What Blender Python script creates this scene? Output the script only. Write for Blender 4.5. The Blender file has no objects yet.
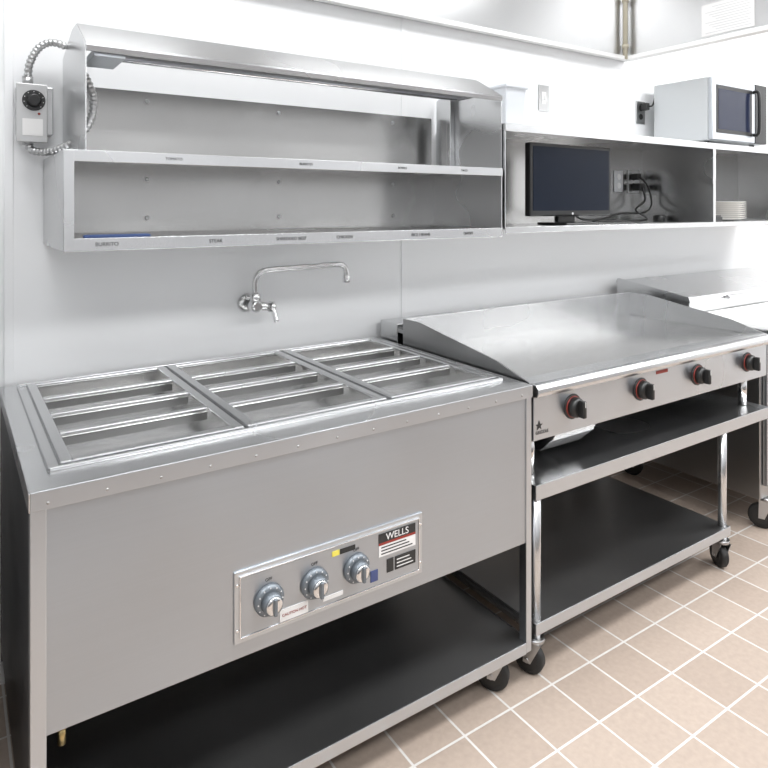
import bpy, bmesh, math
from mathutils import Vector, Matrix
scene = bpy.context.scene
scene.view_settings.view_transform = 'Standard'

# ---------------------------------------------------------------- materials
def new_mat(name):
    m = bpy.data.materials.new(name); m.use_nodes = True
    nt = m.node_tree
    return m, nt, nt.nodes['Principled BSDF']

def plain(name, col, rough=0.5, metal=0.0, noise=0.04, coat=0.0, spec=0.5):
    m, nt, b = new_mat(name)
    tc = nt.nodes.new('ShaderNodeTexCoord')
    n = nt.nodes.new('ShaderNodeTexNoise'); n.inputs['Scale'].default_value = 6
    nt.links.new(tc.outputs['Object'], n.inputs['Vector'])
    r = nt.nodes.new('ShaderNodeMapRange')
    r.inputs['To Min'].default_value = max(0.0, rough-noise); r.inputs['To Max'].default_value = min(1, rough+noise)
    nt.links.new(n.outputs['Fac'], r.inputs['Value'])
    nt.links.new(r.outputs['Result'], b.inputs['Roughness'])
    b.inputs['Base Color'].default_value = (*col, 1)
    b.inputs['Metallic'].default_value = metal
    b.inputs['Specular IOR Level'].default_value = spec
    if coat: b.inputs['Coat Weight'].default_value = coat
    return m

def steel(name, col=(0.65, 0.655, 0.66), rough=0.26, var=0.03, cvar=0.02, aniso=0.6, wave=0.12, grain=0.0):
    """brushed sheet steel: satin metal, anisotropic along the grain, faint large waviness"""
    m, nt, b = new_mat(name)
    tc = nt.nodes.new('ShaderNodeTexCoord')
    big = nt.nodes.new('ShaderNodeTexNoise'); big.inputs['Scale'].default_value = 2.2; big.inputs['Detail'].default_value = 1.5
    nt.links.new(tc.outputs['Object'], big.inputs['Vector'])
    r = nt.nodes.new('ShaderNodeMapRange')
    r.inputs['From Min'].default_value = 0.3; r.inputs['From Max'].default_value = 0.7
    r.inputs['To Min'].default_value = rough-var; r.inputs['To Max'].default_value = rough+var
    nt.links.new(big.outputs['Fac'], r.inputs['Value'])
    nt.links.new(r.outputs['Result'], b.inputs['Roughness'])
    cr = nt.nodes.new('ShaderNodeMix'); cr.data_type = 'RGBA'
    cr.inputs[6].default_value = (*[c*(1-cvar) for c in col], 1); cr.inputs[7].default_value = (*[c*(1+cvar) for c in col], 1)
    fac = big.outputs['Fac']
    if grain:
        mp = nt.nodes.new('ShaderNodeMapping'); mp.inputs['Scale'].default_value = (1.2, 300, 300)
        nt.links.new(tc.outputs['Object'], mp.inputs['Vector'])
        fine = nt.nodes.new('ShaderNodeTexNoise'); fine.inputs['Scale'].default_value = 1; fine.inputs['Detail'].default_value = 1
        nt.links.new(mp.outputs['Vector'], fine.inputs['Vector'])
        mm = nt.nodes.new('ShaderNodeMath'); mm.operation = 'MULTIPLY_ADD'; mm.inputs[1].default_value = grain
        nt.links.new(fine.outputs['Fac'], mm.inputs[0]); nt.links.new(big.outputs['Fac'], mm.inputs[2])
        fac = mm.outputs[0]
    nt.links.new(fac, cr.inputs[0])
    nt.links.new(cr.outputs[2], b.inputs['Base Color'])
    if wave:
        bp = nt.nodes.new('ShaderNodeBump'); bp.inputs['Strength'].default_value = wave; bp.inputs['Distance'].default_value = 0.02
        nt.links.new(big.outputs['Fac'], bp.inputs['Height']); nt.links.new(bp.outputs['Normal'], b.inputs['Normal'])
    b.inputs['Metallic'].default_value = 1
    if aniso:
        cx = nt.nodes.new('ShaderNodeCombineXYZ'); cx.inputs[0].default_value = 0.05; cx.inputs[1].default_value = 0.7; cx.inputs[2].default_value = 0.7
        nt.links.new(cx.outputs[0], b.inputs['Tangent']); b.inputs['Anisotropic'].default_value = aniso
    return m

ST = steel('steel_brushed')
STF = steel('steel_front_trim', (0.58, 0.605, 0.635), 0.30, aniso=0.7)  # front-facing steel, tinted cool to offset the warm floor reflection
STV = steel('steel_brushed_panel', (0.455, 0.48, 0.51), 0.33, cvar=0.05, aniso=0.8, wave=0.25, grain=0.4)  # cool tint in the colour counters the floor reflected in the apron
STB = steel('steel_back_panel', (0.47, 0.465, 0.455), 0.22, wave=0.2)
STD = steel('steel_shade_dark', (0.38, 0.38, 0.38), 0.30)  # darker copy of the brushed steel; shade under things put into the colour
STI = steel('steel_interior_shade', (0.22, 0.22, 0.22), 0.35)  # darkest steel copy; shade inside and behind the units put into the colour
STW = steel('steel_well', (0.70, 0.695, 0.685), 0.22)
STP = steel('steel_plate_griddle', (0.74, 0.735, 0.725), 0.20, 0.06)
CHR = plain('chrome', (0.74, 0.74, 0.74), 0.10, 1.0)
BLK = plain('black_plastic', (0.012, 0.012, 0.012), 0.35)
RUB = plain('rubber', (0.015, 0.015, 0.015), 0.6)
BLKM = plain('dark_reflection_panel', (0.02, 0.02, 0.022), 0.3, 0.3)  # steel side of the table; the dark it reflects is put into the colour
WHT = plain('white_plastic', (0.85, 0.85, 0.84), 0.4)
LBL = plain('label_white', (0.72, 0.71, 0.70), 0.5)
LBK = plain('label_black', (0.02, 0.02, 0.02), 0.45)
RED = plain('red_enamel', (0.26, 0.03, 0.02), 0.4)
BLU = plain('blue_plastic', (0.02, 0.05, 0.16), 0.4)
YEL = plain('yellow_label', (0.70, 0.6, 0.10), 0.5)
BRS = plain('brass', (0.55, 0.42, 0.20), 0.3, 1.0)
DIAL = plain('dial_bluegray', (0.17, 0.19, 0.21), 0.35, 0.5)
SCR = plain('screen_glass', (0.010, 0.015, 0.028), 0.10, 0.0, 0.02, spec=0.12)
GALV = plain('galvanised', (0.50, 0.50, 0.50), 0.32, 1.0)
BOXG = plain('grey_box_paint', (0.50, 0.50, 0.50), 0.4, 0.4)
CER = plain('white_ceramic', (0.88, 0.86, 0.83), 0.25)
CREAM = plain('cream_pipe', (0.50, 0.46, 0.36), 0.4)
HOODM = steel('hood_steel', (0.66, 0.66, 0.66), 0.36, aniso=0.3)
PAINT = plain('grey_wall_paint', (0.46, 0.465, 0.475), 0.6)
CABP = plain('reflection_counter_dark', (0.22, 0.22, 0.225), 0.5)  # for the added counter, dark to shape the steel reflections

def wall_mat():
    m, nt, b = new_mat('white_wall_panel')
    tc = nt.nodes.new('ShaderNodeTexCoord')
    n = nt.nodes.new('ShaderNodeTexNoise'); n.inputs['Scale'].default_value = 220; n.inputs['Detail'].default_value = 2
    nt.links.new(tc.outputs['Object'], n.inputs['Vector'])
    bp = nt.nodes.new('ShaderNodeBump'); bp.inputs['Strength'].default_value = 0.06; bp.inputs['Distance'].default_value = 0.001
    nt.links.new(n.outputs['Fac'], bp.inputs['Height']); nt.links.new(bp.outputs['Normal'], b.inputs['Normal'])
    b.inputs['Base Color'].default_value = (0.88, 0.885, 0.89, 1); b.inputs['Roughness'].default_value = 0.35
    return m
WALL = wall_mat()
CEIL = plain('ceiling_white', (0.80, 0.80, 0.80), 0.8)

def tile_mat():
    m, nt, b = new_mat('quarry_tile')
    tc = nt.nodes.new('ShaderNodeTexCoord')
    mp = nt.nodes.new('ShaderNodeMapping'); mp.inputs['Location'].default_value = (0.04, 0.06, 0)
    nt.links.new(tc.outputs['Object'], mp.inputs['Vector'])
    br = nt.nodes.new('ShaderNodeTexBrick'); br.offset = 0; br.squash = 1
    br.inputs['Scale'].default_value = 1
    br.inputs['Brick Width'].default_value = 0.172; br.inputs['Row Height'].default_value = 0.172
    br.inputs['Mortar Size'].default_value = 0.0035; br.inputs['Mortar Smooth'].default_value = 0.1
    br.inputs['Color1'].default_value = (0.355, 0.285, 0.235, 1); br.inputs['Color2'].default_value = (0.405, 0.33, 0.275, 1)
    br.inputs['Mortar'].default_value = (0.58, 0.56, 0.535, 1)
    nt.links.new(mp.outputs['Vector'], br.inputs['Vector'])
    n = nt.nodes.new('ShaderNodeTexNoise'); n.inputs['Scale'].default_value = 60; n.inputs['Detail'].default_value = 4
    nt.links.new(tc.outputs['Object'], n.inputs['Vector'])
    mx = nt.nodes.new('ShaderNodeMixRGB'); mx.blend_type = 'OVERLAY'; mx.inputs['Fac'].default_value = 0.15
    nt.links.new(br.outputs['Color'], mx.inputs['Color1']); nt.links.new(n.outputs['Fac'], mx.inputs['Color2'])
    nt.links.new(mx.outputs['Color'], b.inputs['Base Color'])
    bp = nt.nodes.new('ShaderNodeBump'); bp.inputs['Strength'].default_value = 0.4; bp.inputs['Distance'].default_value = 0.002; bp.invert = True
    nt.links.new(br.outputs['Fac'], bp.inputs['Height']); nt.links.new(bp.outputs['Normal'], b.inputs['Normal'])
    b.inputs['Roughness'].default_value = 0.5
    return m
TILE = tile_mat()

# ---------------------------------------------------------------- helpers
def top(name):
    e = bpy.data.objects.new(name, None); e.empty_display_size = 0.1
    scene.collection.objects.link(e); return e

def mesh_obj(name, verts, faces, mat, parent=None, bevel=0.0, smooth=False, seg=2):
    me = bpy.data.meshes.new(name); me.from_pydata([tuple(v) for v in verts], [], faces)
    bm = bmesh.new(); bm.from_mesh(me); bmesh.ops.recalc_face_normals(bm, faces=bm.faces); bm.to_mesh(me); bm.free()
    me.materials.append(mat)
    o = bpy.data.objects.new(name, me); scene.collection.objects.link(o)
    if parent: o.parent = parent
    if smooth:
        for p in me.polygons: p.use_smooth = True
    if bevel:
        md = o.modifiers.new('bevel', 'BEVEL'); md.width = bevel; md.segments = seg; md.limit_method = 'ANGLE'
    return o

def box(name, x0, x1, y0, y1, z0, z1, mat, parent=None, bevel=0.0):
    v = [(x, y, z) for x in (x0, x1) for y in (y0, y1) for z in (z0, z1)]
    f = [(0,1,3,2),(4,6,7,5),(0,4,5,1),(2,3,7,6),(0,2,6,4),(1,5,7,3)]
    return mesh_obj(name, v, f, mat, parent, bevel)

def prism_x(name, prof, x0, x1, mat, parent=None, bevel=0.0):
    n = len(prof)
    v = [(x0, y, z) for y, z in prof] + [(x1, y, z) for y, z in prof]
    f = [tuple(range(n)), tuple(range(2*n-1, n-1, -1))] + [(i, (i+1) % n, n+(i+1) % n, n+i) for i in range(n)]
    return mesh_obj(name, v, f, mat, parent, bevel)

def cyl(name, p0, p1, r0, mat, parent=None, r1=None, seg=24, bevel=0.0):
    p0 = Vector(p0); p1 = Vector(p1); r1 = r0 if r1 is None else r1
    d = (p1-p0).normalized(); a = d.orthogonal().normalized(); b = d.cross(a)
    v = []
    for p, r in ((p0, r0), (p1, r1)):
        for i in range(seg):
            t = 2*math.pi*i/seg; v.append(p + a*r*math.cos(t) + b*r*math.sin(t))
    f = [tuple(range(seg)), tuple(range(2*seg-1, seg-1, -1))] + [(i, (i+1) % seg, seg+(i+1) % seg, seg+i) for i in range(seg)]
    o = mesh_obj(name, v, f, mat, parent, bevel)
    for p in o.data.polygons:
        if len(p.vertices) == 4: p.use_smooth = True
    return o

def lathe(name, org, axis, prof, mat, parent=None, seg=32):
    """prof: list of (radius, distance along axis)"""
    org = Vector(org); d = Vector(axis).normalized(); a = d.orthogonal().normalized(); b = d.cross(a)
    v = []
    for r, h in prof:
        for i in range(seg):
            t = 2*math.pi*i/seg; v.append(org + d*h + a*r*math.cos(t) + b*r*math.sin(t))
    f = []
    for k in range(len(prof)-1):
        for i in range(seg):
            j = (i+1) % seg; f.append((k*seg+i, k*seg+j, (k+1)*seg+j, (k+1)*seg+i))
    f.append(tuple(range(seg))); f.append(tuple((len(prof)-1)*seg+i for i in range(seg)))
    o = mesh_obj(name, v, f, mat, parent)
    for p in o.data.polygons: p.use_smooth = len(p.vertices) == 4
    return o

def tube(name, pts, r, mat, parent=None, kind='BEZIER', ribs=False):
    """smooth tube through the points (Catmull-Rom sampled); ribs -> corrugated conduit"""
    P = [Vector(p) for p in pts]
    path = []
    if kind == 'POLY': path = P
    else:
        for i in range(len(P)-1):
            p0 = P[max(i-1, 0)]; p1 = P[i]; p2 = P[i+1]; p3 = P[min(i+2, len(P)-1)]
            n = max(3, int((p2-p1).length/(0.003 if ribs else 0.012)))
            for k in range(n):
                t = k/n
                path.append(0.5*((2*p1)+(-p0+p2)*t+(2*p0-5*p1+4*p2-p3)*t*t+(-p0+3*p1-3*p2+p3)*t*t*t))
        path.append(P[-1])
    seg = 12; v = []; f = []
    nrm = None
    for i, p in enumerate(path):
        d = (path[min(i+1, len(path)-1)]-path[max(i-1, 0)]).normalized()
        if nrm is None: nrm = d.orthogonal().normalized()
        else:
            nrm = (nrm - d*nrm.dot(d)).normalized()
        b = d.cross(nrm)
        rr = r*(1.0 if (not ribs or i % 4 < 2) else 0.8)
        for k in range(seg):
            t = 2*math.pi*k/seg; v.append(p+nrm*rr*math.cos(t)+b*rr*math.sin(t))
    for i in range(len(path)-1):
        for k in range(seg):
            j = (k+1) % seg; f.append((i*seg+k, i*seg+j, (i+1)*seg+j, (i+1)*seg+k))
    f.append(tuple(range(seg))); f.append(tuple((len(path)-1)*seg+k for k in range(seg)))
    return mesh_obj(name, v, f, mat, parent, smooth=True)

def text(name, s, loc, size, mat, parent=None, rot=(math.pi/2, 0, 0), align='CENTER'):
    c = bpy.data.curves.new(name, 'FONT'); c.body = s; c.size = size; c.align_x = align; c.align_y = 'CENTER'; c.extrude = 0.0003
    c.materials.append(mat)
    o = bpy.data.objects.new(name, c); scene.collection.objects.link(o)
    o.location = loc; o.rotation_euler = rot
    if parent: o.parent = parent
    return o

def caster(parent, tag, x, y, ztop, r=0.045, ang=0.0):
    ca, sa = math.cos(ang), math.sin(ang)
    def P(px, py, pz): return (x+px*ca-py*sa, y+px*sa+py*ca, pz)
    off = 0.02
    lathe('caster_tire_'+tag, P(-0.014, off, r), Vector(P(1, off, r))-Vector(P(0, off, r)),
          [(r*0.62, 0), (r*0.92, 0.0), (r, 0.005), (r, 0.023), (r*0.92, 0.028), (r*0.62, 0.028)], RUB, parent)
    cyl('caster_hub_'+tag, P(-0.017, off, r), P(0.017, off, r), r*0.62, BLK, parent)
    cyl('caster_axle_'+tag, P(-0.026, off, r), P(0.026, off, r), 0.007, GALV, parent)
    for s in (-1, 1):
        vs = []
        for dx in (s*0.020, s*0.023):
            vs += [P(dx, -0.025, ztop-0.012), P(dx, 0.03, ztop-0.012), P(dx, off+0.012, r-0.008), P(dx, off-0.012, r-0.008)]
        mesh_obj('caster_fork_'+tag, vs, [(0,1,2,3),(7,6,5,4),(0,1,5,4),(1,2,6,5),(2,3,7,6),(3,0,4,7)], GALV, parent)
    cyl('caster_swivel_'+tag, (x, y, ztop-0.013), (x, y, ztop), 0.027, GALV, parent)

# ---------------------------------------------------------------- room
box('floor', -1.8, 6.2, -4.6, 0.1, -0.1, 0.0, TILE)
box('wall_back', -1.8, 6.2, 0.0, 0.1, 0.0, 3.1, WALL)
box('wall_front', -1.8, 6.2, -4.7, -4.6, 0.0, 3.1, PAINT)
box('wall_left', -1.9, -1.8, -4.6, 0.1, 0.0, 3.1, PAINT)
box('wall_right', 6.2, 6.3, -4.6, 0.1, 0.0, 3.1, WALL)
box('ceiling', -1.8, 6.2, -4.6, 0.1, 3.1, 3.2, CEIL)
box('trim_1', 0.135, 0.16, -0.005, 0.0, 0.0, 2.24, WALL, bevel=0.002)
box('trim_2', 1.60, 1.625, -0.004, 0.0, 0.0, 2.24, WALL, bevel=0.0015)

# exhaust hood (interior seen from below)
hood = top('exhaust_hood')
HX0, HX1, HY, HZ, HT = -0.7, 3.10, -1.25, 2.24, 2.95
box('back_panel', HX0, HX1, -0.02, -0.002, HZ, HT, HOODM, hood)
box('right_panel', HX1, HX1+0.02, HY, -0.002, HZ, HT, HOODM, hood)
box('left_panel', HX0-0.02, HX0, HY, -0.002, HZ, HT, HOODM, hood)
box('front_panel', HX0, HX1, HY-0.02, HY, HZ, HT, HOODM, hood)
box('top_panel', HX0, HX1, HY, -0.002, HT, HT+0.02, HOODM, hood)
box('rim_back', HX0, HX1, -0.05, -0.02, HZ-0.004, HZ+0.018, WHT, hood, 0.003)
box('rim_right', HX1-0.03, HX1+0.022, HY, -0.05, HZ-0.004, HZ+0.018, WHT, hood, 0.003)
cyl('drain_pipe', (HX1-0.035, -0.045, HZ+0.0), (HX1-0.035, -0.045, HT), 0.013, CREAM, hood)
for z in (2.30, 2.55):
    cyl('pipe_clip', (HX1-0.035, -0.045, z), (HX1-0.035, -0.045, z+0.02), 0.018, CREAM, hood)
box('inspection_notice', HX1-0.003, HX1-0.001, -0.715, -0.46, 2.275, 2.43, LBL, hood)
NI = plain('notice_ink', (0.50, 0.50, 0.51), 0.6)
for k in range(11):
    box('notice_line', HX1-0.0036, HX1-0.003, -0.70+0.012*(k % 2), -0.48 - 0.017*(k*7 % 4), 2.287+k*0.0125, 2.2895+k*0.0125, NI, hood)

# ---------------------------------------------------------------- steam table
tb = top('steam_table')
X0, X1, YF, YB, ZT = 0.125, 1.458, -0.885, -0.02, 0.90
wells = [(0.200, 0.580), (0.610, 0.995), (1.030, 1.405)]
WY0, WY1 = -0.765, -0.075
box('top_front', X0, X1, YF, WY0, ZT-0.004, ZT, ST, tb)
box('top_back', X0, X1, WY1, YB, ZT-0.004, ZT, ST, tb)
xs = [X0] + [v for w in wells for v in w] + [X1]
for i in range(0, len(xs), 2):
    box('top_strip', xs[i], xs[i+1], WY0, WY1, ZT-0.004, ZT, ST, tb)
box('edge_front', X0, X1, YF-0.003, YF, ZT-0.036, ZT+0.001, STF, tb, 0.0012)
box('edge_left', X0-0.003, X0, YF-0.003, YB, ZT-0.036, ZT+0.001, ST, tb, 0.0012)
box('edge_right', X1, X1+0.003, YF-0.003, YB, ZT-0.036, ZT+0.001, ST, tb, 0.0012)
for nm, a in (('f', (0.165, 1.428, -0.795, -0.789)), ('b', (0.165, 1.428, -0.053, -0.047)), ('l', (0.165, 0.171, -0.795, -0.047)), ('r', (1.422, 1.428, -0.795, -0.047))):
    box('insert_rim_'+nm, a[0], a[1], a[2], a[3], ZT, ZT+0.008, ST, tb, 0.002)
for (a, b) in wells:
    D = 0.045
    zi = ZT-0.001
    box('well_bottom', a-0.004, b+0.004, WY0-0.004, WY1+0.004, zi-D-0.004, zi-D, STW, tb)
    box('well_wall_l', a-0.004, a, WY0, WY1, zi-D, zi-0.004, STW, tb)
    box('well_wall_r', b, b+0.004, WY0, WY1, zi-D, zi-0.004, STW, tb)
    box('well_wall_f', a, b, WY0-0.004, WY0, zi-D, zi-0.004, STW, tb)
    box('well_wall_b', a, b, WY1, WY1+0.004, zi-D, zi-0.004, STW, tb)
    fz = ZT+0.010
    box('frame_l', a-0.010, a+0.014, WY0-0.012, WY1+0.010, ZT, fz, ST, tb, 0.003)
    box('frame_r', b-0.014, b+0.010, WY0-0.012, WY1+0.010, ZT, fz, ST, tb, 0.003)
    box('frame_f', a+0.014, b-0.014, WY0-0.012, WY0+0.012, ZT, fz, ST, tb, 0.003)
    box('frame_b', a+0.014, b-0.014, WY1-0.012, WY1+0.010, ZT, fz, ST, tb, 0.003)
    for yy in (-0.245, -0.405, -0.570):
        box('adapter_bar', a+0.014, b-0.014, yy-0.010, yy+0.010, ZT-0.004, fz-0.001, ST, tb, 0.003)
        box('adapter_bar_web', a+0.014, b-0.014, yy-0.009, yy-0.004, ZT-0.024, ZT-0.004, STI, tb)
box('apron', X0+0.028, X1-0.02, YF+0.004, YF+0.008, 0.43, ZT-0.03, STV, tb)
box('apron_return', X0+0.028, X1-0.02, YF+0.008, YF+0.03, 0.43, 0.434, STV, tb)
box('side_left', X0+0.001, X0+0.005, YF+0.03, YB-0.01, 0.13, ZT-0.036, BLKM, tb)
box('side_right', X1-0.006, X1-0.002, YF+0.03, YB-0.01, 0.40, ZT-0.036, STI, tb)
box('back_panel', X0+0.03, X1-0.03, YB-0.008, YB-0.004, 0.10, ZT-0.01, STI, tb)  # added sheet; the darkness under the table is put into its colour
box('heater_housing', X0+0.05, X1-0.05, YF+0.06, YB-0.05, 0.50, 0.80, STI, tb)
for nm, (a, b) in (('l', (X0, X0+0.028)), ('r', (X1-0.022, X1))):
    box('leg_front_'+nm, a, b, YF, YF+0.03, 0.10, ZT-0.004, STF, tb, 0.002)
    box('leg_back_'+nm, a, b, YB-0.035, YB-0.009, 0.10, ZT-0.004, STI, tb, 0.002)
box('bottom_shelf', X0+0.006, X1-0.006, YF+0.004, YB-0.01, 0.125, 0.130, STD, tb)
box('bottom_shelf_lip', X0+0.028, X1-0.022, YF, YF+0.004, 0.098, 0.131, STF, tb, 0.001)
box('bottom_shelf_lip_r', X1-0.003, X1, YF+0.03, YB-0.035, 0.098, 0.131, ST, tb, 0.001)
for tg, x, y in (('fl', X0+0.06, YF+0.08), ('fr', X1-0.10, YF+0.035), ('bl', X0+0.06, YB-0.09), ('br', X1-0.10, YB-0.09)):
    caster(tb, tg, x, y, 0.122, 0.050, 0.6 if tg == 'fr' else 0.1)
xr = X0+0.03
while xr < X1:
    lathe('rivet', (xr, YF-0.003, ZT-0.024), (0, -1, 0), [(0.0032, 0), (0.0028, 0.0008), (0.0012, 0.0012)], GALV, tb, 10)
    xr += 0.105
CPX0, CPX1, CPZ0, CPZ1 = 0.524, 1.045, 0.465, 0.626
yp = YF+0.004
box('control_panel_flange', CPX0, CPX1, yp-0.005, yp, CPZ0, CPZ1, STF, tb, 0.002)
box('control_panel_face', CPX0+0.014, CPX1-0.014, yp-0.007, yp-0.005, CPZ0+0.014, CPZ1-0.014, STV, tb, 0.001)
for (a, b, c, d) in ((CPX0+0.012, CPX1-0.012, CPZ1-0.014, CPZ1-0.011), (CPX0+0.012, CPX1-0.012, CPZ0+0.011, CPZ0+0.014), (CPX0+0.011, CPX0+0.014, CPZ0+0.011, CPZ1-0.011), (CPX1-0.014, CPX1-0.011, CPZ0+0.011, CPZ1-0.011)):
    box('control_panel_bead', a, b, yp-0.009, yp-0.004, c, d, CHR, tb, 0.001)
for x in (CPX0+0.007, CPX1-0.007):
    for z in (CPZ0+0.03, CPZ1-0.03):
        lathe('panel_screw', (x, yp-0.005, z), (0, -1, 0), [(0.004, 0), (0.003, 0.002)], CHR, tb, 10)
for kx in (0.605, 0.722, 0.838):
    kz = 0.543
    lathe('knob_skirt', (kx, yp-0.007, kz), (0, -1, 0), [(0.036, 0), (0.036, 0.006), (0.031, 0.011), (0.026, 0.013)], DIAL, tb)
    lathe('knob_body', (kx, yp-0.018, kz), (0, -1, 0), [(0.025, 0), (0.023, 0.018), (0.020, 0.021)], DIAL, tb)
    lathe('knob_cap', (kx, yp-0.039, kz), (0, -1, 0), [(0.0205, 0), (0.019, 0.003), (0.010, 0.004)], CHR, tb)
    box('knob_grip', kx-0.004, kx+0.004, yp-0.050, yp-0.040, kz-0.019, kz+0.019, DIAL, tb, 0.002)
    for t in range(12):
        an = t*math.pi/6
        lathe('dial_mark', (kx+0.030*math.cos(an), yp-0.0185, kz+0.030*math.sin(an)), (0, -1, 0), [(0.0018, 0), (0.0015, 0.001)], LBL, tb, 6)
    text('dial_number', 'OFF', (kx, yp-0.0075, kz+0.045), 0.010, LBK, tb)
yl = yp-0.0085
def label(nm, x0, x1, z0, z1, mat): box(nm, x0, x1, yl, yl+0.0015, z0, z1, mat, tb)
label('label_warning', 0.632, 0.705, 0.480, 0.508, LBL)
label('label_small_white', 0.745, 0.800, 0.490, 0.500, LBL)
label('label_caution', 0.770, 0.790, 0.590, 0.602, YEL)
label('label_strip', 0.792, 0.835, 0.590, 0.602, LBK)
label('label_brand_black', 0.905, 1.020, 0.583, 0.606, LBK)
label('label_brand_red', 0.905, 1.020, 0.577, 0.583, RED)
label('label_brand_white', 0.905, 1.020, 0.548, 0.576, LBL)
label('label_blue', 0.880, 0.902, 0.492, 0.520, plain('label_blue', (0.05, 0.07, 0.18), 0.4))
label('label_spec', 0.930, 0.950, 0.502, 0.536, LBK)
label('label_spec_b', 0.955, 1.020, 0.502, 0.536, LBK)
text('label_brand_text', 'WELLS', (0.962, yl-0.0005, 0.594), 0.024, LBL, tb)
text('label_warn_text', 'CAUTION HOT', (0.669, yl-0.0005, 0.494), 0.009, RED, tb)
for i in range(3):
    box('label_line', 0.912, 1.01-0.01*i, yl-0.0004, yl, 0.553+i*0.008, 0.556+i*0.008, LBK, tb)
    box('label_line_b', 0.96, 1.012-0.006*i, yl-0.0004, yl, 0.508+i*0.009, 0.5105+i*0.009, LBL, tb)
cyl('drain_valve_body', (0.185, YF+0.05, 0.42), (0.185, YF+0.05, 0.48), 0.012, BRS, tb)
cyl('drain_valve_nut', (0.185, YF+0.05, 0.405), (0.185, YF+0.05, 0.425), 0.016, BRS, tb, seg=6)
cyl('drain_valve_spout', (0.185, YF+0.05, 0.37), (0.185, YF+0.05, 0.405), 0.008, BRS, tb)
cyl('drain_pipe', (0.235, YF+0.12, 0.36), (0.235, YF+0.12, 0.50), 0.006, BRS, tb)

# ---------------------------------------------------------------- griddle
gr = top('gas_griddle')
G0, G1 = 1.475, 2.885
GF = -0.885
box('control_panel', G0+0.004, G1-0.004, GF+0.012, GF+0.10, 0.722, 0.858, STF, gr, 0.002)
prism_x('front_ledge', [(GF+0.012, 0.856), (GF-0.008, 0.860), (GF-0.014, 0.872), (GF-0.012, 0.886), (GF-0.002, 0.896), (GF+0.012, 0.899), (-0.79, 0.892), (-0.79, 0.856)], G0, G1, ST, gr, 0.003)
box('body', G0+0.004, G1-0.004, -0.785, -0.205, 0.722, 0.872, STI, gr)
box('griddle_plate', G0+0.006, G1-0.006, -0.789, -0.205, 0.874, 0.886, STP, gr)
guard = [(-0.862, 0.86), (-0.862, 0.899), (-0.80, 0.915), (-0.72, 0.938), (-0.40, 0.985), (-0.30, 1.0), (-0.195, 1.0), (-0.195, 0.80), (-0.80, 0.80)]
prism_x('side_guard_left', guard, G0-0.003, G0+0.003, STD, gr, 0.001)  # darker steel than the right guard: its shade is put into the colour
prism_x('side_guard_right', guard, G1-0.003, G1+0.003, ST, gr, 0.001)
box('back_splash', G0, G1, -0.204, -0.196, 0.80, 1.0, ST, gr, 0.001)
box('flue_riser', G0+0.0, G1, -0.150, -0.03, 0.72, 0.972, ST, gr, 0.003)
box('flue_cap', G0+0.0, G1, -0.196, -0.150, 0.94, 0.955, STD, gr)
for kx in (1.655, 2.010, 2.362, 2.722):
    kz = 0.800; y0 = GF+0.012
    lathe('knob_bezel', (kx, y0, kz), (0, -1, 0), [(0.040, 0), (0.040, 0.003), (0.036, 0.005)], BLK, gr)
    lathe('knob_ring', (kx, y0-0.004, kz), (0, -1, 0), [(0.0345, 0), (0.034, 0.003), (0.030, 0.004)], RED, gr)
    lathe('knob_body', (kx, y0-0.007, kz), (0, -1, 0), [(0.0325, 0), (0.031, 0.016), (0.027, 0.022), (0.020, 0.024)], BLK, gr)
    box('knob_grip', kx-0.008, kx+0.008, y0-0.052, y0-0.028, kz-0.027, kz+0.027, BLK, gr, 0.004)
    box('knob_pointer', kx-0.001, kx+0.001, y0-0.0535, y0-0.050, kz+0.008, kz+0.025, LBL, gr)
text('badge_star', '\u2605', (1.502, GF+0.0105, 0.765), 0.035, LBK, gr)
text('badge_text', 'GRIDDLE', (1.515, GF+0.0105, 0.745), 0.014, LBK, gr)
box('warning_label', 2.10, 2.17, GF+0.0105, GF+0.012, 0.838, 0.850, RED, gr)
for x in (G0+0.06, G1-0.06):
    for y in (-0.80, -0.12):
        cyl('foot', (x, y, 0.592), (x, y, 0.722), 0.018, CHR, gr)
prism_x('grease_drawer', [(GF+0.045, 0.690), (GF+0.03, 0.720), (GF+0.45, 0.720), (GF+0.45, 0.640), (GF+0.10, 0.640)], 1.60, 1.80, ST, gr, 0.003)

# ---------------------------------------------------------------- equipment stand
es = top('equipment_stand')
S0, S1 = 1.478, 2.885
box('upper_shelf', S0, S1, GF+0.004, -0.03, 0.584, 0.590, ST, es)
box('upper_shelf_lip', S0, S1, GF, GF+0.004, 0.545, 0.591, STF, es, 0.0015)
box('upper_shelf_side', S0, S0+0.004, GF+0.004, -0.03, 0.545, 0.584, ST, es)
box('upper_shelf_side_r', S1-0.004, S1, GF+0.004, -0.03, 0.545, 0.584, ST, es)
L1 = 2.575
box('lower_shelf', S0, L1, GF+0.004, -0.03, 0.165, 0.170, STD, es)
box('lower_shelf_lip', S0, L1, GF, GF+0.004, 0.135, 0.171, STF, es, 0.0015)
box('lower_shelf_side', S0, S0+0.004, GF+0.004, -0.03, 0.135, 0.165, ST, es)
box('back_panel', S0, L1+0.3, -0.029, -0.025, 0.17, 0.584, STD, es)
for tg, x, y in (('fl', S0+0.020, GF+0.022), ('fr', L1-0.022, GF+0.022), ('bl', S0+0.020, -0.07), ('br', L1-0.022, -0.07)):
    cyl('leg_'+tg, (x, y, 0.105), (x, y, 0.584), 0.0165, ST, es)
    caster(es, tg, x, y, 0.118, 0.048, -0.5 if tg == 'fr' else 0.35)

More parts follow.
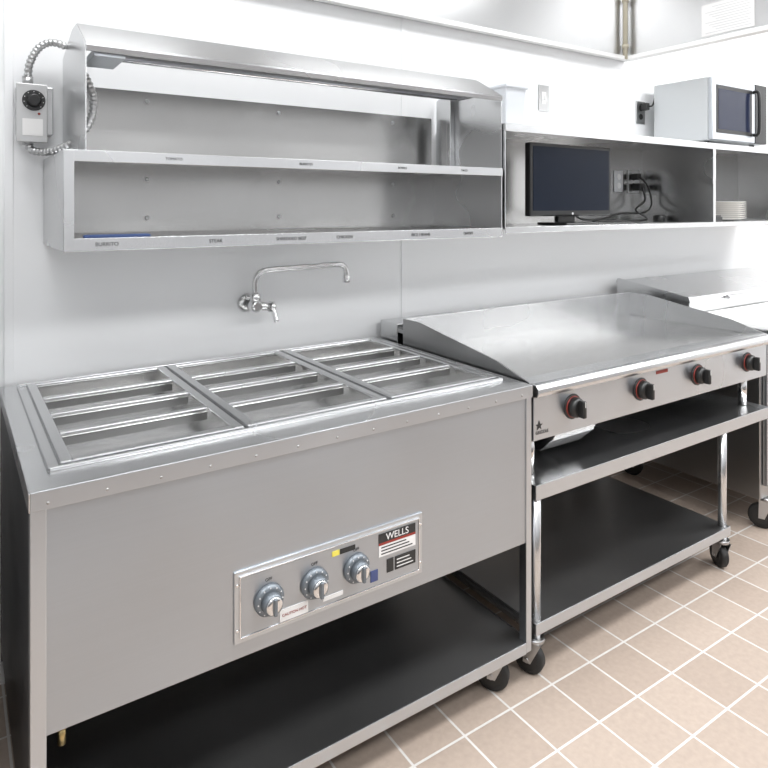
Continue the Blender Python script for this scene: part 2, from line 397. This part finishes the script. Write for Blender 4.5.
# ---------------------------------------------------------------- neighbouring prep table (lid + cutting board)
pt = top('refrigerated_prep_table')
P0, P1 = 2.975, 4.3
box('cabinet', P0, P1, -0.80, -0.03, 0.14, 0.88, STD, pt, 0.004)
box('door_left', P0+0.02, 3.60, -0.825, -0.80, 0.20, 0.84, STF, pt, 0.006)
box('door_right', 3.62, P1-0.02, -0.825, -0.80, 0.20, 0.84, STF, pt, 0.006)
box('door_handle_l', 3.50, 3.53, -0.86, -0.825, 0.60, 0.80, BLK, pt, 0.005)
box('cutting_board', P0+0.01, P1, -0.86, -0.47, 0.895, 0.915, WHT, pt, 0.004)
box('worktop', P0, P1, -0.85, -0.03, 0.88, 0.895, ST, pt, 0.002)
prism_x('lid', [(-0.46, 0.897), (-0.465, 0.975), (-0.455, 0.995), (-0.07, 1.045), (-0.05, 1.035), (-0.05, 0.897)], P0+0.01, P1, ST, pt, 0.004)
prism_x('lid_end_flange', [(-0.475, 0.97), (-0.465, 0.999), (-0.06, 1.053), (-0.05, 1.03)], P0, P0+0.02, ST, pt, 0.002)
box('lid_handle', 3.3, 3.7, -0.49, -0.465, 0.965, 0.985, CHR, pt, 0.004)
for tg, x, y in (('fl', P0-0.0+0.06, -0.80), ('fr', P1-0.08, -0.78), ('bl', P0+0.08, -0.12), ('br', P1-0.08, -0.12)):
    caster(pt, tg, x, y, 0.14, 0.055, 0.4)

# ---------------------------------------------------------------- double wall shelf with heat strip
ws = top('heated_wall_shelf')
A0, A1 = 0.242, 1.775
FY = -0.43
box('lower_deck', A0, A1, FY, -0.004, 1.348, 1.354, ST, ws)
box('lower_deck_lip', A0+0.003, A1, FY-0.004, FY, 1.322, 1.356, ST, ws, 0.001)
box('mid_deck', A0, A1, FY, -0.004, 1.578, 1.584, ST, ws)
box('mid_deck_lip', A0+0.003, A1, FY-0.004, FY, 1.556, 1.586, ST, ws, 0.001)
box('end_left', A0-0.001, A0+0.004, FY, -0.004, 1.322, 1.584, ST, ws, 0.001)
box('end_right', A1-0.004, A1+0.001, FY, -0.004, 1.322, 1.584, ST, ws, 0.001)
box('end_left_flange', A0-0.001, A0+0.024, FY-0.0045, FY-0.0005, 1.322, 1.584, ST, ws, 0.001)
box('back_lower', A0, A1, -0.012, -0.004, 1.354, 1.578, STB, ws)
U0, U1 = 0.297, 1.785
box('back_upper', U0, U1-0.03, -0.012, -0.004, 1.584, 1.822, STB, ws)
side = [(FY+0.012, 1.586), (FY+0.012, 1.868), (-0.27, 1.952), (-0.20, 1.952), (-0.012, 1.90), (-0.012, 1.586)]
prism_x('upper_end_left', side, U0-0.003, U0+0.001, ST, ws, 0.0008)
prism_x('upper_end_right', side, U1-0.003, U1+0.001, ST, ws, 0.0008)
box('post_right', U1-0.030, U1-0.004, -0.14, -0.115, 1.586, 1.90, ST, ws, 0.002)
prism_x('hood_fascia', [(FY+0.008, 1.868), (FY+0.006, 1.862), (FY+0.010, 1.848), (FY+0.014, 1.848), (FY+0.013, 1.864), (-0.268, 1.948), (-0.20, 1.948), (-0.20, 1.953), (-0.272, 1.953)], U0, U1, ST, ws)
box('heat_strip_housing', U0+0.03, U1-0.10, FY+0.03, -0.27, 1.858, 1.868, STD, ws)
box('heat_strip_channel', U0+0.05, U1-0.14, FY+0.06, FY+0.085, 1.850, 1.858, STV, ws)
cyl('heat_strip_element', (U0+0.06, FY+0.105, 1.853), (U1-0.15, FY+0.105, 1.853), 0.005, CHR, ws)
box('heat_strip_bracket', U0+0.02, U0+0.10, FY+0.02, -0.25, 1.838, 1.858, STV, ws, 0.002)
for x in (0.55, 1.03, 1.55):
    lathe('screw_upper', (x, -0.012, 1.79), (0, -1, 0), [(0.008, 0), (0.006, 0.004)], GALV, ws, 12)
    lathe('screw_lower', (x, -0.012, 1.53), (0, -1, 0), [(0.008, 0), (0.006, 0.004)], GALV, ws, 12)
    lathe('screw_low2', (x, -0.012, 1.40), (0, -1, 0), [(0.008, 0), (0.006, 0.004)], GALV, ws, 12)
for x, s in ((0.345, 'BURRITO'), (0.64, 'STEAK'), (0.88, 'SHREDDED BEEF'), (1.07, 'CHICKEN'), (1.38, 'RICE / BEANS'), (1.60, 'QUESO')):
    text('shelf_label_low', s, (x, FY-0.0048, 1.339), 0.014, LBK, ws)
for x, s in ((0.52, 'TOMATO'), (0.93, 'BURRITO'), (1.30, 'BOWLS'), (1.58, 'TACO')):
    text('shelf_label_mid', s, (x, FY-0.0048, 1.571), 0.011, LBK, ws)

tr = top('blue_knife')
box('blade', 0.30, 0.44, FY+0.03, FY+0.055, 1.355, 1.358, CHR, tr)
box('handle', 0.29, 0.46, FY+0.004, FY+0.03, 1.3545, 1.364, BLU, tr, 0.004)

# ---------------------------------------------------------------- open wall cabinet with monitor
oc = top('open_wall_cabinet')
C0, C1 = 1.79, 4.3
CY = -0.43
box('deck', C0, C1, CY, -0.004, 1.350, 1.356, ST, oc)
box('deck_lip', C0, C1, CY-0.004, CY, 1.334, 1.358, ST, oc, 0.001)
box('top', C0, C1, CY, -0.004, 1.755, 1.762, ST, oc)
box('top_lip', C0, C1, CY-0.004, CY, 1.732, 1.763, ST, oc, 0.001)
box('back', C0, C1, -0.010, -0.004, 1.356, 1.755, STB, oc)
box('end_left', C0, C0+0.004, CY, -0.010, 1.356, 1.755, ST, oc)
box('divider', 3.262, 3.266, CY+0.004, -0.010, 1.356, 1.755, ST, oc)
box('divider_edge', 3.252, 3.276, CY-0.002, CY+0.004, 1.356, 1.733, ST, oc, 0.001)
box('end_right', C1-0.004, C1, CY, -0.010, 1.356, 1.755, ST, oc)

mo = top('computer_monitor')
MY = -0.33
box('casing', 2.02, 2.55, MY-0.012, MY+0.02, 1.396, 1.708, BLK, mo, 0.006)
box('screen', 2.037, 2.533, MY-0.0135, MY-0.011, 1.420, 1.694, SCR, mo, 0.0)
box('rear_housing', 2.13, 2.43, MY+0.02, MY+0.05, 1.45, 1.66, BLK, mo, 0.012)
lathe('maker_badge', (2.285, MY-0.0125, 1.407), (0, -1, 0), [(0.006, 0), (0.005, 0.001)], CHR, mo, 16)
box('stand_neck', 2.23, 2.34, MY+0.02, MY+0.045, 1.366, 1.50, BLK, mo, 0.004)
box('stand_base', 2.18, 2.39, MY-0.07, MY+0.10, 1.3565, 1.368, BLK, mo, 0.005)

def plate_cover(name, x, z, y=0.0, w=0.07, h=0.115, kind='outlet', mat=GALV):
    e = top(name)
    box('cover', x-w/2, x+w/2, y-0.006, y-0.0005, z-h/2, z+h/2, mat, e, 0.003)
    if kind == 'switch':
        box('toggle_surround', x-0.014, x+0.014, y-0.008, y-0.005, z-0.03, z+0.03, WHT, e, 0.001)
        box('toggle', x-0.005, x+0.005, y-0.018, y-0.006, z-0.010, z+0.012, WHT, e, 0.002)
    else:
        for dz in (-0.024, 0.024):
            lathe('receptacle', (x, y-0.0055, z+dz), (0, -1, 0), [(0.017, 0), (0.016, 0.003)], BLK if mat is GALV else WHT, e, 20)
    return e
plate_cover('light_switch', 2.47, 1.98, 0, 0.075, 0.13, 'switch')
wo = plate_cover('wall_outlet', 3.26, 1.97, 0, 0.08, 0.13, 'outlet')
box('plug', 3.25, 3.28, -0.05, -0.009, 1.98, 2.02, BLK, wo, 0.004)
tube('power_cord', [(3.27, -0.05, 2.00), (3.30, -0.055, 2.01), (3.33, -0.05, 2.06), (3.36, -0.04, 2.07), (3.38, -0.035, 2.0)], 0.005, BLK, wo)
co = plate_cover('wall_outlet', 3.05, 1.575, -0.010, 0.075, 0.12, 'outlet', ST)
co2 = plate_cover('wall_outlet', 3.18, 1.575, -0.010, 0.10, 0.13, 'outlet', GALV)
box('plug_upper', 3.15, 3.19, -0.06, -0.018, 1.585, 1.62, BLK, co2, 0.005)
box('plug_lower', 3.16, 3.20, -0.07, -0.018, 1.525, 1.565, BLK, co2, 0.005)
tube('monitor_cord', [(3.17, -0.06, 1.60), (3.20, -0.09, 1.55), (3.22, -0.10, 1.45), (3.12, -0.12, 1.405), (2.95, -0.10, 1.40), (2.75, -0.13, 1.375), (2.55, -0.16, 1.38), (2.40, -0.22, 1.45)], 0.005, BLK, co2)
tube('charger_cord', [(3.18, -0.07, 1.54), (3.16, -0.10, 1.47), (3.05, -0.12, 1.42), (3.12, -0.14, 1.37), (2.90, -0.16, 1.364), (2.70, -0.12, 1.364)], 0.005, BLK, co2)
lathe('cord_reel', (3.20, -0.16, 1.3575), (0, 0, 1), [(0.03, 0), (0.032, 0.01), (0.032, 0.03), (0.02, 0.035)], BLK, co2, 20)

# ---------------------------------------------------------------- microwave
mw = top('microwave_oven')
M0, M1, MF, MB, MZ0, MZ1 = 3.30, 3.86, -0.40, -0.06, 1.785, 2.118
MWS = plain('microwave_side_paint', (0.60, 0.62, 0.63), 0.4, 0.3)
box('casing', M0, M1, MF+0.025, MB, MZ0, MZ1, MWS, mw, 0.006)
box('door', M0, M1-0.13, MF, MF+0.024, MZ0+0.003, MZ1, STF, mw, 0.005)
box('window_frame', M0+0.035, M1-0.165, MF-0.001, MF+0.001, MZ0+0.04, MZ1-0.04, BLK, mw, 0.0)
box('door_window', M0+0.055, M1-0.185, MF-0.002, MF+0.001, MZ0+0.06, MZ1-0.06, plain('window_glass', (0.02, 0.025, 0.05), 0.1, spec=0.2), mw, 0.0)
box('keypad', M1-0.128, M1, MF, MF+0.024, MZ0+0.003, MZ1, BLK, mw, 0.005)
tube('handle', [(M1-0.152, MF, MZ1-0.05), (M1-0.152, MF-0.03, MZ1-0.055), (M1-0.152, MF-0.035, MZ0+0.17), (M1-0.152, MF-0.03, MZ0+0.055), (M1-0.152, MF, MZ0+0.05)], 0.009, BLK, mw)
for x in (M0+0.05, M1-0.05):
    for y in (MF+0.06, MB-0.05):
        cyl('foot', (x, y, 1.7625), (x, y, MZ0+0.002), 0.014, BLK, mw)

# ---------------------------------------------------------------- plates & container
pl = top('dinner_plates')
for i in range(9):
    z = 1.3575+i*0.011
    lathe('plate', (3.56, -0.26, z), (0, 0, 1), [(0.09, 0), (0.11, 0.004), (0.16, 0.016), (0.162, 0.018), (0.155, 0.018), (0.10, 0.007)], CER, pl, 40)
bx = top('condiment_box')
box('tray', 3.30, 3.38, -0.41, -0.30, 1.3565, 1.385, BLK, bx, 0.004)
box('lid', 3.305, 3.375, -0.405, -0.305, 1.385, 1.392, plain('dark_lid', (0.05, 0.05, 0.05), 0.4), bx, 0.002)

ct = top('plastic_container')
v = []
for (z, s) in ((1.763, 0.050), (1.955, 0.062), (1.955, 0.070), (1.970, 0.070), (1.970, 0.058), (1.775, 0.044)):
    for sx, sy in ((-1, -1), (1, -1), (1, 1), (-1, 1)): v.append((2.06+sx*s, -0.16+sy*s, z))
f = [(3, 2, 1, 0)]
for k in range(5):
    for i in range(4):
        j = (i+1) % 4; f.append((k*4+i, k*4+j, (k+1)*4+j, (k+1)*4+i))
f.append((20, 21, 22, 23))
mesh_obj('tub', v, f, plain('translucent_white', (0.70, 0.72, 0.75), 0.3), ct, 0.004)

# ---------------------------------------------------------------- faucet
fa = top('pot_filler_faucet')
FX, FZ = 0.905, 1.085
lathe('wall_flange', (FX, -0.001, FZ), (0, -1, 0), [(0.034, 0), (0.032, 0.006), (0.022, 0.014), (0.017, 0.016)], CHR, fa)
cyl('inlet', (FX, -0.012, FZ), (FX, -0.085, FZ), 0.014, CHR, fa)
lathe('valve_body', (FX, -0.055, FZ), (0, -1, 0), [(0.015, 0), (0.023, 0.008), (0.023, 0.045), (0.014, 0.055)], CHR, fa)
cyl('side_bonnet', (FX, -0.085, FZ), (FX+0.06, -0.085, FZ-0.010), 0.017, CHR, fa, 0.014)
lathe('handle_hub', (FX+0.055, -0.085, FZ-0.008), (1, 0, -0.15), [(0.019, 0), (0.020, 0.014), (0.012, 0.022)], CHR, fa)
tube('lever', [(FX+0.066, -0.085, FZ-0.005), (FX+0.070, -0.095, FZ-0.035), (FX+0.074, -0.105, FZ-0.062)], 0.009, CHR, fa)
lathe('riser_nut', (FX, -0.085, FZ+0.015), (0, 0, 1), [(0.016, 0), (0.020, 0.006), (0.020, 0.024), (0.012, 0.030)], CHR, fa, 8)
tube('spout', [(FX, -0.085, FZ+0.03), (FX, -0.085, FZ+0.075), (FX+0.006, -0.087, FZ+0.105), (FX+0.03, -0.09, FZ+0.122), (FX+0.10, -0.098, FZ+0.127), (FX+0.22, -0.11, FZ+0.130), (FX+0.31, -0.12, FZ+0.134), (FX+0.340, -0.123, FZ+0.128), (FX+0.352, -0.124, FZ+0.108), (FX+0.353, -0.124, FZ+0.085)], 0.011, CHR, fa)
cyl('aerator', (FX+0.353, -0.124, FZ+0.065), (FX+0.353, -0.124, FZ+0.092), 0.014, CHR, fa)

# ---------------------------------------------------------------- thermostat box & conduit
tbx = top('heat_strip_control_box')
box('back_box', 0.165, 0.262, -0.06, -0.001, 1.655, 1.80, GALV, tbx, 0.003)
box('cover', 0.162, 0.245, -0.075, -0.06, 1.630, 1.805, BOXG, tbx, 0.003)
lathe('dial_plate', (0.208, -0.075, 1.755), (0, -1, 0), [(0.031, 0), (0.031, 0.002)], LBK, tbx)
lathe('dial', (0.208, -0.077, 1.755), (0, -1, 0), [(0.020, 0), (0.018, 0.016), (0.014, 0.018)], BLK, tbx)
for t in range(9):
    an = math.radians(-45+t*33.75)
    lathe('dial_mark', (0.208+0.026*math.cos(an), -0.077, 1.755+0.026*math.sin(an)), (0, -1, 0), [(0.0015, 0), (0.001, 0.0005)], LBL, tbx, 6)
lathe('pilot_lamp', (0.222, -0.075, 1.716), (0, -1, 0), [(0.004, 0), (0.003, 0.003)], RED, tbx, 12)
box('nameplate', 0.178, 0.232, -0.0765, -0.075, 1.650, 1.70, LBL, tbx)
cyl('connector_top', (0.195, -0.04, 1.80), (0.195, -0.04, 1.83), 0.015, GALV, tbx)
cyl('connector_bottom', (0.195, -0.04, 1.625), (0.195, -0.04, 1.655), 0.015, GALV, tbx)
tube('conduit_upper', [(0.195, -0.04, 1.825), (0.200, -0.05, 1.87), (0.222, -0.06, 1.915), (0.255, -0.07, 1.935), (0.292, -0.09, 1.925)], 0.012, GALV, tbx, ribs=True)
tube('conduit_lower', [(0.195, -0.04, 1.63), (0.205, -0.05, 1.608), (0.235, -0.08, 1.602), (0.270, -0.12, 1.610), (0.315, -0.16, 1.64), (0.350, -0.17, 1.70), (0.355, -0.17, 1.77), (0.330, -0.18, 1.83)], 0.012, GALV, tbx, ribs=True)

# tall cabinet just at the left edge
fr = top('upright_refrigerator')
box('cabinet', -0.75, 0.045, -0.62, -0.03, 0.12, 1.50, ST, fr, 0.006)
box('door', -0.745, 0.040, -0.66, -0.62, 0.16, 1.49, ST, fr, 0.008)
tube('handle', [(-0.05, -0.66, 1.2), (-0.05, -0.70, 1.19), (-0.05, -0.70, 0.91), (-0.05, -0.66, 0.90)], 0.01, CHR, fr)
for x in (-0.70, 0.0):
    for y in (-0.58, -0.1):
        cyl('foot', (x, y, 0), (x, y, 0.121), 0.02, BLK, fr)

# added counter behind the camera, unseen; keeps the tan floor out of steel reflections
pc = top('reflection_counter')
box('cabinet', -1.5, 5.6, -4.10, -3.30, 0.10, 0.87, CABP, pc, 0.004)
box('kick', -1.45, 5.55, -4.05, -3.36, 0.0, 0.10, BLKM, pc)
box('worktop', -1.53, 5.63, -4.14, -3.27, 0.87, 0.90, ST, pc, 0.004)
for i in range(8):
    box('door', -1.48+i*0.88, -0.63+i*0.88, -3.30, -3.282, 0.13, 0.84, CABP, pc, 0.003)
    cyl('door_handle', (-0.70+i*0.88, -3.255, 0.55), (-0.70+i*0.88, -3.255, 0.72), 0.008, CHR, pc)

# ---------------------------------------------------------------- lights
def fixture(x, y, sx, sy, power, z=3.085, tag=''):
    e = top('ceiling_light')
    box('frame', x-sx/2-0.03, x+sx/2+0.03, y-sy/2-0.03, y+sy/2+0.03, z, 3.0995, WHT, e)
    l = bpy.data.lights.new('lamp', 'AREA'); l.shape = 'RECTANGLE'; l.size = sx; l.size_y = sy
    l.energy = power; l.color = (0.97, 0.985, 1.0)
    o = bpy.data.objects.new('lamp', l); scene.collection.objects.link(o); o.location = (x, y, z-0.006); o.parent = e
for x in (-0.6, 1.4, 3.4, 5.2):
    for y in (-1.9, -3.4):
        fixture(x, y, 1.2, 0.6, 42 if y > -2 else 35)
fixture(4.6, -0.7, 1.2, 0.6, 13)
for x in (0.3, 2.1):
    l = bpy.data.lights.new('hood_lamp', 'AREA'); l.shape = 'RECTANGLE'; l.size = 1.3; l.size_y = 0.35; l.energy = 21; l.color = (0.97, 0.985, 1)
    o = bpy.data.objects.new('hood_lamp', l); scene.collection.objects.link(o); o.location = (x, -0.75, 2.93); o.parent = hood

w = bpy.data.worlds.new('world'); scene.world = w; w.use_nodes = True
w.node_tree.nodes['Background'].inputs['Color'].default_value = (0.9, 0.95, 1, 1)
w.node_tree.nodes['Background'].inputs['Strength'].default_value = 0.3

# ---------------------------------------------------------------- camera
cam = bpy.data.cameras.new('camera'); cam.sensor_width = 36; cam.lens = 36*651/768
cam.shift_y = -178/768
co_ = bpy.data.objects.new('camera', cam); scene.collection.objects.link(co_)
co_.location = (0, -2.27, 1.44); co_.rotation_euler = (math.pi/2, 0, -math.radians(33.69))
cam.clip_start = 0.02
scene.camera = co_
